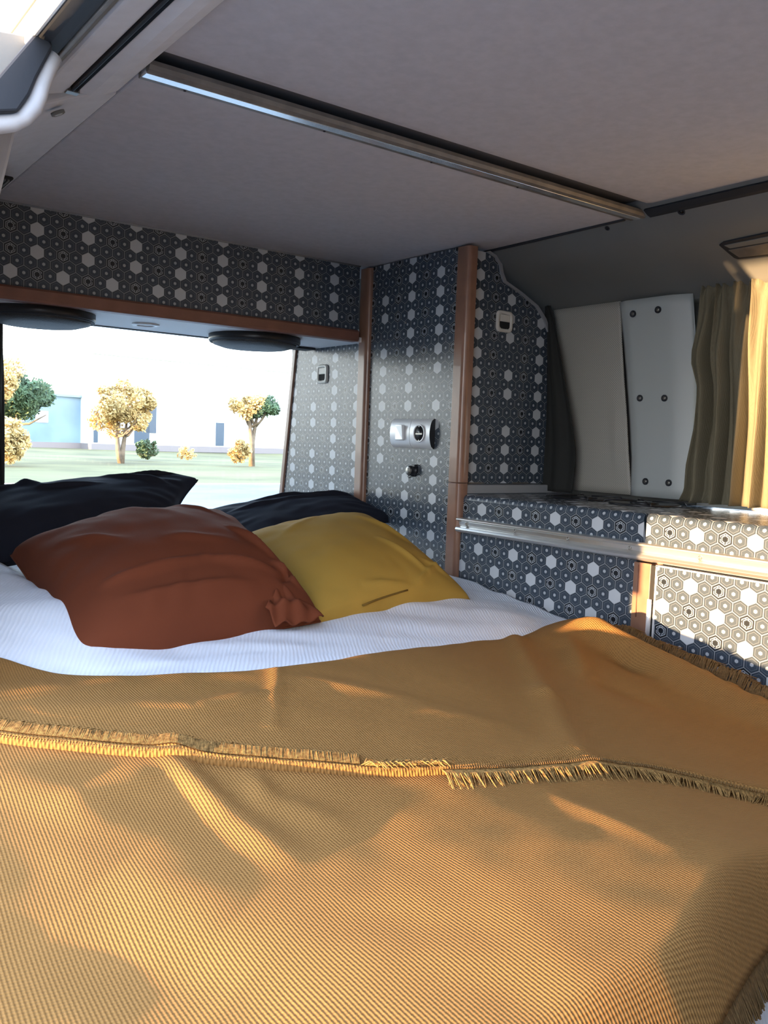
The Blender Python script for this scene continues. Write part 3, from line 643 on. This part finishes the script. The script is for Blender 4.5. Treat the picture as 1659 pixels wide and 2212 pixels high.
# screws in upper wall
for px, py, X, r_, lab in ((1312, 493, 1.635, .006, 'tiny dark hole in upper wall trim below ceiling rail end'), (1472, 457, 1.645, .0085, 'dark round screw cup in upper wall trim right of ceiling rail end')):
    p = atX(px, py, X)
    z = p.z
    for it in range(6):
        X = wall_prof(p.z); p = atX(px, py, X)
    t = thing('wall_screw', p, lab, 'screw')
    nn = Vector((-.62, 0, -.78)); MB().lathe(p, nn, [(r_, -.004), (r_, .0012), (r_*.8, .002), (r_*.6, .0005)], 16).build('cup', M['rubber'], t); MB().lathe(p, nn, [(r_*.6, .0005), (.0005, .0012)], 12).build('head', M['black'], t)
# recessed light fixture in the upper wall
fx = thing('reading_light', atX(1640, 535, 1.735), 'long recessed grey light fitting in upper wall above the curtain', 'light')
def onwall(px, py, off=0):
    X = 1.72
    for it in range(12): p = atX(px, py, X); X = .5*X+.5*wall_prof(p.z)
    return atX(px, py, X)+Vector((-.35, 0, -.94))*off
def patch(pts, off, thick, name, m, t, bevel=.001):
    f = [onwall(*p, off) for p in pts]; k = [onwall(*p, off-thick) for p in pts]; n = len(f)
    b = MB(); b.add(f+k, [tuple(range(n)), tuple(range(n, 2*n))[::-1]]+[(i, (i+1) % n, n+(i+1) % n, n+i) for i in range(n)]); return b.build(name, m, t, bevel=bevel)
patch([(1554, 528), (1563, 521), (1700, 492), (1700, 546), (1594, 558), (1586, 555)], .003, .006, 'frame', M['rubber'], fx)
patch([(1565, 527), (1700, 499), (1700, 512), (1578, 533)], .0045, .003, 'housing', M['wallgrey'], fx)
patch([(1574, 537), (1700, 514), (1700, 541), (1598, 553)], .0042, .003, 'diffuser', M['lens'] if 'lens' in M else M['alu_dull'], fx)

# ---------------------------------------------------------------- curtains
def curtain(name, y0, y1, ztop, zbot, X, nf, amp, label, top_squeeze=.8, seed=0, xtop=None, left=None, right=None, nu=120, nv=46, cm_=None):
    cm_ = cm_ or M['curtain']
    t = thing(name, (X, (y0+y1)/2, zbot), label, 'curtain')
    rnd = random.Random(seed); ph = [rnd.uniform(0, 6.28) for _ in range(6)]
    def f(u, v):
        z = ztop+(zbot-ztop)*v
        ya = left(z) if left else y0; yb = right(z) if right else y1
        ya = y1*0+ya if not left else (ya*(1-u)**8+y0*(1-(1-u)**8))
        y = ya+(yb-ya)*(u+.012*math.sin(u*nf*6.28+ph[0]+v*1.4))
        xt = (xtop or X); xx = xt+(X-xt)*min(1, v*1.6)
        a = amp*(.55+.45*min(1, v*4))
        d = a*math.sin(2*math.pi*nf*u+ph[1]+.9*math.sin(v*2.2+ph[2]))+a*.45*math.sin(2*math.pi*nf*1.9*u+ph[3]+v*1.8)+.25*a*math.sin(2*math.pi*nf*3.3*u+ph[4])*(1-v)
        d += a*.5*math.exp(-(v/.05)**2)*math.sin(2*math.pi*nf*4*u)
        return (xx+d, y, z)
    MB().grid(f, nu, nv).build('cloth', cm_, t, solid=.0015)
    return t, f
def lefty(z):
    P = [(.41, 1.222), (.37, 1.235), (.30, 1.245), (.245, 1.262), (.215, 1.262), (.16, 1.240), (.06, 1.240), (-.03, 1.250), (-.09, 1.248), (-.12, 1.262), (-.2, 1.262)]
    for (z0, y0), (z1, y1) in zip(P, P[1:]):
        if z1 <= z <= z0: return y0+(y1-y0)*(z0-z)/(z0-z1)
    return 1.245
ct, cf = curtain('window_curtain', 1.24, .70, .392, -.118, 1.850, 12, .019, 'gathered grey-brown side window curtain, half in shade and half in bright sun', seed=4, xtop=1.838, left=lefty, nu=420)
hb = MB()
MB().grid(lambda u, v: (1.838+.004*math.sin(u*220), 1.235-u*.53, .403-.013*v), 160, 3).build('header_tape', M['latch'], ct, solid=.001)
trk = thing('curtain_track', (1.84, 1.0, .405), 'thin dark curtain track along lower edge of upper wall', 'track')
MB().box((1.834, .0, .400), (1.850, 1.262, .409)).build('channel', M['dark'], trk, bevel=.001)
for k in range(14): MB().lathe((1.833, 1.138-.022*k, .398), (-1, 0, 0), [(.0032, 0), (.0032, .002), (.001, .0024)], 8).build('glider', M['latch'], trk)
def r2(z):
    P = [(.395, 1.685), (.36, 1.668), (.2, 1.629), (.09, 1.600), (.0, 1.578), (-.05, 1.577), (-.12, 1.583)]
    for (z0, y0), (z1, y1) in zip(P, P[1:]):
        if z1 <= z <= z0: return y0+(y1-y0)*(z0-z)/(z0-z1)
    return 1.583
curtain('side_curtain', 1.70, 1.58, .392, -.120, 1.830, 1.3, .005, 'narrow dark curtain strip hanging beside curved wardrobe edge', seed=2, xtop=1.815, right=r2, nu=40, cm_=M['curtdark'])
curtain('rear_curtain', 2.33, 2.44, .30, -.34, .545, 2.2, .008, 'thin black curtain at left edge of rear window', seed=3, nu=40, cm_=M['curtdark'])

# ================================================================ BEDDING
def sst(a, b, x): x = np.clip((x-a)/(b-a), 0, 1); return x*x*(3-2*x)
def nz2(X, Y, s, o=0): return noise.noise(Vector((X*s, Y*s, o)))
RIDGES = []
def hbase(X, Y):
    z = -.345
    # long fall towards the kitchen on the near half of the bed
    z -= .088*(1-sst(.50, 1.15, Y))
    near = 1-sst(.95, 1.45, Y)
    z -= .050*near*sst(.76, 1.30, X)
    z -= .030*sst(1.25, 1.5, X)*(1-sst(1.30, 1.66, Y))
    # hump with its crest at X about .6 on the nearest part
    z += .036*(sst(.0, .66, X))*(1-sst(.72, 1.0, X)*.6)*(1-sst(.45, .80, Y))
    z += .012*(1-sst(.66, .82, X))*(1-sst(.8, 1.3, Y))*.5
    # ridge against the cabinet
    xr = 1.36+.10*(1.08-Y); d = (X-xr)/.045
    z += (.040+.012*sst(.7, 1.08, Y))*math.exp(-d*d)*sst(.2, .5, Y)*(1-sst(1.08, 1.17, Y))
    # duvet at the left
    z += .070*(1-sst(.40, .56, X))*sst(1.16, 1.40, Y)
    # rounded fall over the front edge of the mattress
    y0 = .385+.06*sst(.55, .80, X); t = y0-Y
    if t > 0: z -= 2.1*(math.sqrt(t*t+.0012)-.0346)
    return float(z)
def seg(p, a, b):
    ax, ay = a; bx, by = b; dx, dy = bx-ax, by-ay; L = dx*dx+dy*dy
    k = max(0, min(1, ((p[0]-ax)*dx+(p[1]-ay)*dy)/L)); qx, qy = ax+dx*k, ay+dy*k
    return math.hypot(p[0]-qx, p[1]-qy), k
def hit(px, py, H=hbase, add=0.0):
    r = ray(px, py); t0 = .15
    for k in range(900):
        t = t0*(1.006**k); p = r*t
        if p.z <= H(p.x, p.y)+add: return p
    return p
def R_(pa, pb, h, w_, taper=1): 
    a = hit(*pa); b = hit(*pb); RIDGES.append(((a.x, a.y), (b.x, b.y), h, w_, taper))
R_((1112, 1398), (1180, 1530), .009, .022, 0); R_((1180, 1530), (1250, 1660), .009, .026, 0)
R_((1150, 1640), (1230, 1665), .006, .06, 1)
R_((1240, 1480), (1500, 1560), -.010, .04, 1)
R_((598, 1470), (590, 1600), .003, .010, 0)
R_((150, 1560), (420, 1560), .006, .03, 1); R_((420, 1560), (600, 1520), .006, .02, 1); R_((640, 1490), (900, 1540), .004, .02, 1)
R_((900, 1560), (1100, 1600), .004, .025, 1)
R_((375, 1665), (480, 1770), .010, .016, 1); R_((480, 1770), (620, 1870), .008, .022, 1); R_((375, 1670), (180, 1740), .006, .02, 1)
R_((545, 1690), (575, 1750), .006, .014, 1); R_((575, 1740), (720, 1790), .005, .02, 1)
R_((0, 1700), (260, 1800), .004, .03, 1); R_((1180, 1720), (1440, 1840), .004, .02, 1)
R_((250, 1900), (520, 2000), .006, .06, 1); R_((100, 2050), (500, 2180), -.006, .06, 1)
R_((1200, 1400), (1290, 1352), .020, .045, 1)

R_((1305, 1405), (1400, 1460), -.026, .026, 1); R_((1232, 1405), (1262, 1490), .014, .024, 1)
def hblank(X, Y):
    z = hbase(X, Y)
    for a, b, h, w_, tp in RIDGES:
        d, k = seg((X, Y), a, b)
        if d < 3*w_: z += h*math.exp(-(d/w_)**2)*(math.sin(math.pi*(.15+.7*k)) if tp else 1)
    z += .003*nz2(X, Y, 6)+.0012*nz2(X, Y, 17, 3)
    return z
def hsheet(X, Y):
    z = hbase(X, Y)-.004 if Y < 1.15 else hbase(X, Y)-.004*(1-sst(1.15, 1.3, Y))
    z += .006*nz2(X*.7+Y*.7, (X-Y)*2.2, 2.6, 5)+.003*abs(nz2(X, Y, 9, 2))
    if Y > 1.2: z += .004*math.sin((X*.6+Y*1.2)*38+4*nz2(X, Y, 3))*(.5+.5*nz2(X, Y, 4, 9))*(1-sst(.9, 1.5, X)*.3)
    return z
mt = struct(MB().box((.25, .46, -.60), (1.495, 2.60, -.52)).build('mattress', M['sheet'], bevel=.03))
struct(MB().box((.22, .40, -1.05), (1.50, 2.62, -.61)).build('bed_base', M['bulk']))
nx, ny = 190, 300
sh = MB().grid(lambda u, v: (lambda X, Y: (X, Y, hsheet(X, Y)-.034*(1-float(sst(1.0, 1.06, Y)))*(1-float(sst(1.42, 1.46, X)))*(1-.9*float(sst(.36, .30, Y)))))(.10+.15*float(sst(.95, 1.1, .22+v*2.36))+u*(1.392-.15*float(sst(.95, 1.1, .22+v*2.36))), .22+v*2.36), nx, ny).build('bed_sheet', M['sheet'], solid=.004)
tag(sh, 'white crinkled cotton sheet covering the bed under pillows and blanket', 'sheet')

bl = thing('throw_blanket', (.7, .7, -.35), 'mustard-brown woven throw blanket with fringed edge folded across the bed', 'blanket')
# lower layer, ending in a fringe on the fall at lower right
FE = [hit(1790, 1900), hit(1725, 1970), hit(1659, 2055), hit(1620, 2110), hit(1585, 2165), hit(1550, 2225), hit(1500, 2310)]
def fe_y(X):
    P = sorted([(p.x, p.y) for p in FE])
    if X <= P[0][0]: return P[0][1]-.0
    if X >= P[-1][0]: return P[-1][1]
    for (x0, y0), (x1, y1) in zip(P, P[1:]):
        if x0 <= X <= x1: return y0+(y1-y0)*(X-x0)/(x1-x0)
def low(u, v):
    X = .08+u*1.385; ya = fe_y(X); Y = ya+(1.04-ya)*v; return (X, Y, hblank(X, Y)+.004)
MB().grid(low, 260, 200).build('lower_layer', M['blanket'], bl, solid=.004)
# top layer
REAR = [(-165, 1408), (-120, 1412), (0, 1437), (60, 1455), (150, 1478), (260, 1478), (370, 1474), (620, 1460), (900, 1415), (1030, 1396), (1110, 1393), (1210, 1360), (1262, 1346), (1296, 1340)]
FRONT = [(-260, 1585), (-120, 1602), (0, 1622), (120, 1638), (250, 1650), (380, 1660), (560, 1675), (700, 1686), (850, 1692), (1000, 1690), (1120, 1680), (1300, 1676), (1450, 1690), (1659, 1742), (1800, 1785)]
hz = lambda X, Y: hblank(X, Y)
rear = [hit(x, y) for x, y in REAR]; front = [hit(x, y) for x, y in FRONT]
rear = [(p.x, p.y) for p in rear]+[(1.425, 1.12)]
front = [(p.x, p.y) for p in front]; front += [(1.20, .30), (1.43, .27)]
def samp(P, s):
    L = [0]
    for a, b in zip(P, P[1:]): L.append(L[-1]+math.hypot(b[0]-a[0], b[1]-a[1]))
    d = s*L[-1]
    for i in range(len(P)-1):
        if d <= L[i+1]+1e-9:
            f = (d-L[i])/(L[i+1]-L[i]+1e-12); return (P[i][0]+(P[i+1][0]-P[i][0])*f, P[i][1]+(P[i+1][1]-P[i][1])*f)
    return P[-1]
def smooth(P, it=2):
    for _ in range(it):
        Q = [P[0]]
        for a, b in zip(P, P[1:]): Q += [(a[0]*.75+b[0]*.25, a[1]*.75+b[1]*.25), (a[0]*.25+b[0]*.75, a[1]*.25+b[1]*.75)]
        Q.append(P[-1]); P = Q
    return P
rear = smooth(rear); front = smooth(front)
def top(u, v):
    a = samp(rear, u); b = samp(front, u)
    X = a[0]+(b[0]-a[0])*v; Y = a[1]+(b[1]-a[1])*v
    e = .010*(1-math.exp(-v/.02))*1.0*(1-.45*sst(.93, 1, v))
    return (X, Y, hblank(X, Y)+.006+e)
MB().grid(top, 300, 150).build('top_fold', M['blanket'], bl, solid=.004)
# hem strip and fringe along front edge of the top fold
N = 1050
def fr_pt(s):
    a = samp(front, s); b = samp(front, min(1, s+.002)); t = Vector((b[0]-a[0], b[1]-a[1], 0)).normalized(); n = Vector((t.y, -t.x, 0))
    if n.y > 0: n = -n
    return Vector((a[0], a[1], hblank(a[0], a[1])+.012)), t, n
def hem(u, v):
    p, t, n = fr_pt(u); return p+n*(-.003+.006*v)+Vector((0, 0, .008-.014*v*v))
MB().grid(hem, 420, 4).build('hem', M['blanket'], bl, solid=.002)
st = MB()
for k in range(520):
    p, t, n = fr_pt(k/520); q = p+n*.007+Vector((0, 0, .0065)); st.tube([q-n*.003, q-n*.0005+Vector((0, 0, .001)), q+n*.0018-Vector((0, 0, .001))], .0008, 4)
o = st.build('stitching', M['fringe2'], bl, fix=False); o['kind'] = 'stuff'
rnd = random.Random(11)
fb = MB(); sL = 0
samples = [hit(x, 1690) for x in (560, 800)]
def s_of_x(xw_):
    for k in range(1000):
        if samp(front, k/1000)[0] >= xw_: return k/1000
sF = s_of_x(hit(860, 1692).x)
k = 0
while k < N:
    s = k/N; p, t, n = fr_pt(s); cl = nz2(s*60, 0, 1)*.6+nz2(s*200, 4, 1)*.5
    if s < sF-.03:   # turned back on top of the fold
        base = p+Vector((0, 0, .009))-n*.001; L = .030+.006*cl+rnd.uniform(-.003, .003); d = -n
        a1 = base+d*L*.5+t*(cl*.004)+Vector((0, 0, .006)); a2 = base+d*L+t*(cl*.014+rnd.uniform(-.003, .003))+Vector((0, 0, rnd.uniform(-.002, .003)))
    elif s < sF+.03:
        ang = rnd.uniform(-1.2, 1.2); d = (t*math.cos(ang)-n*math.sin(ang)*.6); L = .022
        base = p+Vector((0, 0, .008)); a1 = base+d*L*.5+Vector((0, 0, .006)); a2 = base+d*L
    else:            # hanging off the edge
        base = p+n*.004+Vector((0, 0, .003)); L = .034+.006*cl+rnd.uniform(-.003, .003); d = n
        a1 = base+d*L*.45+t*(cl*.004)+Vector((0, 0, .001)); a2 = base+d*L*rnd.uniform(.75, 1.1)+t*(cl*.018+rnd.uniform(-.004, .004))
        a1.z = max(hblank(a1.x, a1.y)+.010, a1.z); a2.z = max(hblank(a2.x, a2.y)+.007, a2.z-.018)
    rr_ = rnd.uniform(.0006, .00095); fb.tube([base, a1, a2], [rr_, rr_, rr_*.6], 4, caps=False)
    k += 1
o = fb.build('fringe', M['fringe'], bl, fix=False); o['kind'] = 'stuff'
# fringe along the cabinet side
fb = MB()
for k in range(640):
    Y = 1.125-.62*k/640; X = 1.44+.012*nz2(Y, 1, 30); z0 = hblank(1.40, Y)+.012
    if rnd.random() < .25 and nz2(Y, 3, 14) < -.1: continue
    h = .012+.014*max(0, nz2(Y, 2, 22)+.3)+rnd.uniform(0, .008)
    b0 = Vector((X-.015, Y, z0-.006)); fb.tube([b0, b0+Vector((.012, rnd.uniform(-.006, .006), h)), b0+Vector((.026+rnd.uniform(-.006, .01), rnd.uniform(-.014, .014), h*.7))], [.0014, .0014, .0007], 4, caps=False)
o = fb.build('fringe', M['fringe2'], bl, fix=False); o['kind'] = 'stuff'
MB().grid(lambda u, v: (1.385+.06*v, 1.13-.63*u, hblank(1.385+.03*v, 1.13-.63*u)+.014-.012*v*v+.003*math.sin(u*80)), 160, 5).build('side_edge', M['blanket'], bl, solid=.004)
# fringe at lower right
fb = MB(); P = sorted([(p.x, p.y) for p in FE])
for k in range(260):
    X = P[0][0]+(P[-1][0]-P[0][0])*k/260; Y = fe_y(X)
    def Q(y): return Vector((X, y, hblank(X, y)+.006))
    j = rnd.uniform(-.004, .004)+.008*nz2(X, 0, 40)
    a1 = Q(Y+.002); a2 = Q(Y-.006)+Vector((j*.4, 0, .002)); a3 = Q(Y-.013-rnd.uniform(0, .004))+Vector((j, 0, .001)); fb.tube([a1, a2, a3], [.0012, .0012, .0007], 4, caps=False)
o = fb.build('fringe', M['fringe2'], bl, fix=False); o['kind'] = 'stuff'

# ---------------------------------------------------------------- pillows
def pillow(name, c4, th, m, label, wr, seed=0, nu=90, nv=90, pinch=.06, below=.35, ex=.36, amp=.004, rnd_c=None):
    """c4: TL, TR, BR, BL world corners; thickness grows along the normal"""
    TL, TR, BR, BL = [Vector(p) for p in c4]; nrm = ((TR-BL).cross(TL-BR)).normalized()
    cen = (TL+TR+BR+BL)/4
    if nrm.dot(-cen) < 0: nrm = -nrm
    t = thing(name, cen-Vector((0, 0, th/2)), label, 'pillow')
    def S(u, v, side):
        # concave edges between corners
        uu = u+(-pinch*math.sin(math.pi*v))*(2*u-1)*-1*-1*(-1) if False else u; vv = v
        uu = .5+(u-.5)*(1-pinch*math.sin(math.pi*v)); vv = .5+(v-.5)*(1-pinch*math.sin(math.pi*u))
        p = (TL*(1-uu)+TR*uu)*(1-vv)+(BL*(1-uu)+BR*uu)*vv
        for (cu, cv, am) in (rnd_c or []):
            dd = math.hypot(u-cu, v-cv); p = p+(cen-p)*am*max(0, 1-dd/.35)**1.5
        e = max(0, (1-(2*u-1)**2)*(1-(2*v-1)**2)); h = e**ex
        hh = th*(h if side > 0 else -below*h)
        w_ = 0
        for (u0, v0, u1, v1, hr, wr_) in wr:
            d, k = seg((u, v), (u0, v0), (u1, v1)); w_ += 1.5*hr*math.exp(-(d/wr_)**2)*math.sin(math.pi*min(1, .12+.8*k))
        w_ += amp*nz2(u, v, 3.5, seed)+amp*.5*nz2(u, v, 9, seed+5)
        rad = math.atan2(v-.5, u-.5)
        w_ += amp*.5*math.sin(rad*22+4*nz2(u, v, 3, seed))*max(0, math.hypot(u-.5, v-.5)-.28)*2.4*min(1, e*8)
        return p+nrm*(hh+w_*min(1, e*5)*(1 if side > 0 else 0))
    b = MB(); b.grid(lambda u, v: S(u, v, 1), nu, nv); b.grid(lambda u, v: S(u, v, -1), 30, 30)
    o = b.build('case', m, t, fix=False)
    for poly in o.data.polygons: pass
    # seam round the edge
    pts = [S(k/20, 0, 1) for k in range(20)]+[S(1, k/20, 1) for k in range(20)]+[S(1-k/20, 1, 1) for k in range(20)]+[S(0, 1-k/20, 1) for k in range(21)]
    MB().tube(pts, .0022, 6).build('seam', m, t)
    return t, S, nrm
# dark pillows at the window
pillow('bed_pillow', [atY(-190, 1105, 2.32), atY(428, 1037, 2.34), atY(372, 1150, 2.12), atY(-230, 1262, 1.95)], .085, M['navy'],
       'charcoal pillow on the left below the rear window', [(.30, .05, .42, .35, .010, .02), (.42, .35, .62, .40, .008, .03), (.66, .2, .9, .35, .008, .03), (.72, .15, .95, .05, .010, .02), (.1, .3, .35, .15, .008, .04)], 3, below=.5, amp=.006)
pillow('bed_pillow', [atY(437, 1108, 2.20), atY(742, 1066, 2.20), atY(856, 1122, 1.98), atY(500, 1215, 1.90)], .05, M['navy'],
       'charcoal pillow on the right behind the yellow cushion', [(.3, .1, .7, .2, .006, .03), (.5, .3, .95, .3, .006, .03), (.1, .3, .5, .3, .005, .03)], 5, below=.6, amp=.005)
# mustard
mt_, mS, mn = pillow('cushion', [atY(478, 1182, 1.83), atY(784, 1118, 1.90), atY(1016, 1297, 1.43), atY(668, 1350, 1.345)], .085, M['mustard'],
       'mustard-yellow square cushion lying beside the rust cushion', [(.62, .98, .95, .80, .005, .012), (.35, .93, .62, .98, .006, .02), (.75, .25, .92, .62, .006, .02), (.66, .6, .78, .9, .005, .02), (.2, .3, .5, .15, .003, .03), (.82, .80, .96, .93, .005, .015)], 7, below=.3, amp=.003)
rt_, rS, rn = pillow('cushion', [atY(24, 1200, 1.78), atY(484, 1134, 1.86), atY(702, 1345, 1.33), atY(142, 1462, 1.225)], .120, M['rust'],
       'rust-brown square cushion in front of the others on the left', [(.15, .80, .55, .78, .008, .018), (.55, .78, .84, .86, .008, .018), (.2, .90, .7, .92, .006, .018), (.1, .35, .28, .55, .006, .03), (.78, .52, .9, .78, .010, .016), (.84, .9, .97, .82, -.010, .012), (.86, .80, .96, .93, .012, .014), (.35, .10, .60, .35, .003, .04), (.6, .05, .85, .35, .004, .02), (.45, .6, .72, .66, .004, .03)], 9, below=.3, amp=.005, ex=.33, rnd_c=[(0, 1, .10), (1, 1, .03)])
M['mustdark'] = cloth('mustard_seam', (.16, .09, .018)); M['rustdark'] = cloth('rust_fold', (.095, .022, .009))
MB().tube([mS(.30+.04*k, (.996-.002*k), 1)+mn*.0005 for k in range(8)], .0022, 6).build('opening_seam', M['mustdark'], mt_)
q_ = [atY(612, 1262, 1.36), atY(700, 1332, 1.30), atY(596, 1350, 1.285), atY(574, 1306, 1.30)]
def flap(u, v):
    p = (q_[0]*(1-u)+q_[1]*u)*(1-v)+(q_[3]*(1-u)+q_[2]*u)*v
    return p+rn*(.012*math.sin(math.pi*u)*math.sin(math.pi*v)+.006*math.sin(9*u+5*v)*math.sin(math.pi*v)+.004*math.sin(17*v-6*u))
MB().grid(flap, 24, 24).build('case_flap', M['rust'], rt_, solid=.003)
for o in bpy.data.objects:
    if '_w' in o.keys(): del o['_w']
    k_ = o.name.split('.')[0]
    if o.parent is None and k_ in GROUPS and 'category' in o.keys(): o['group'] = GROUPS[k_]
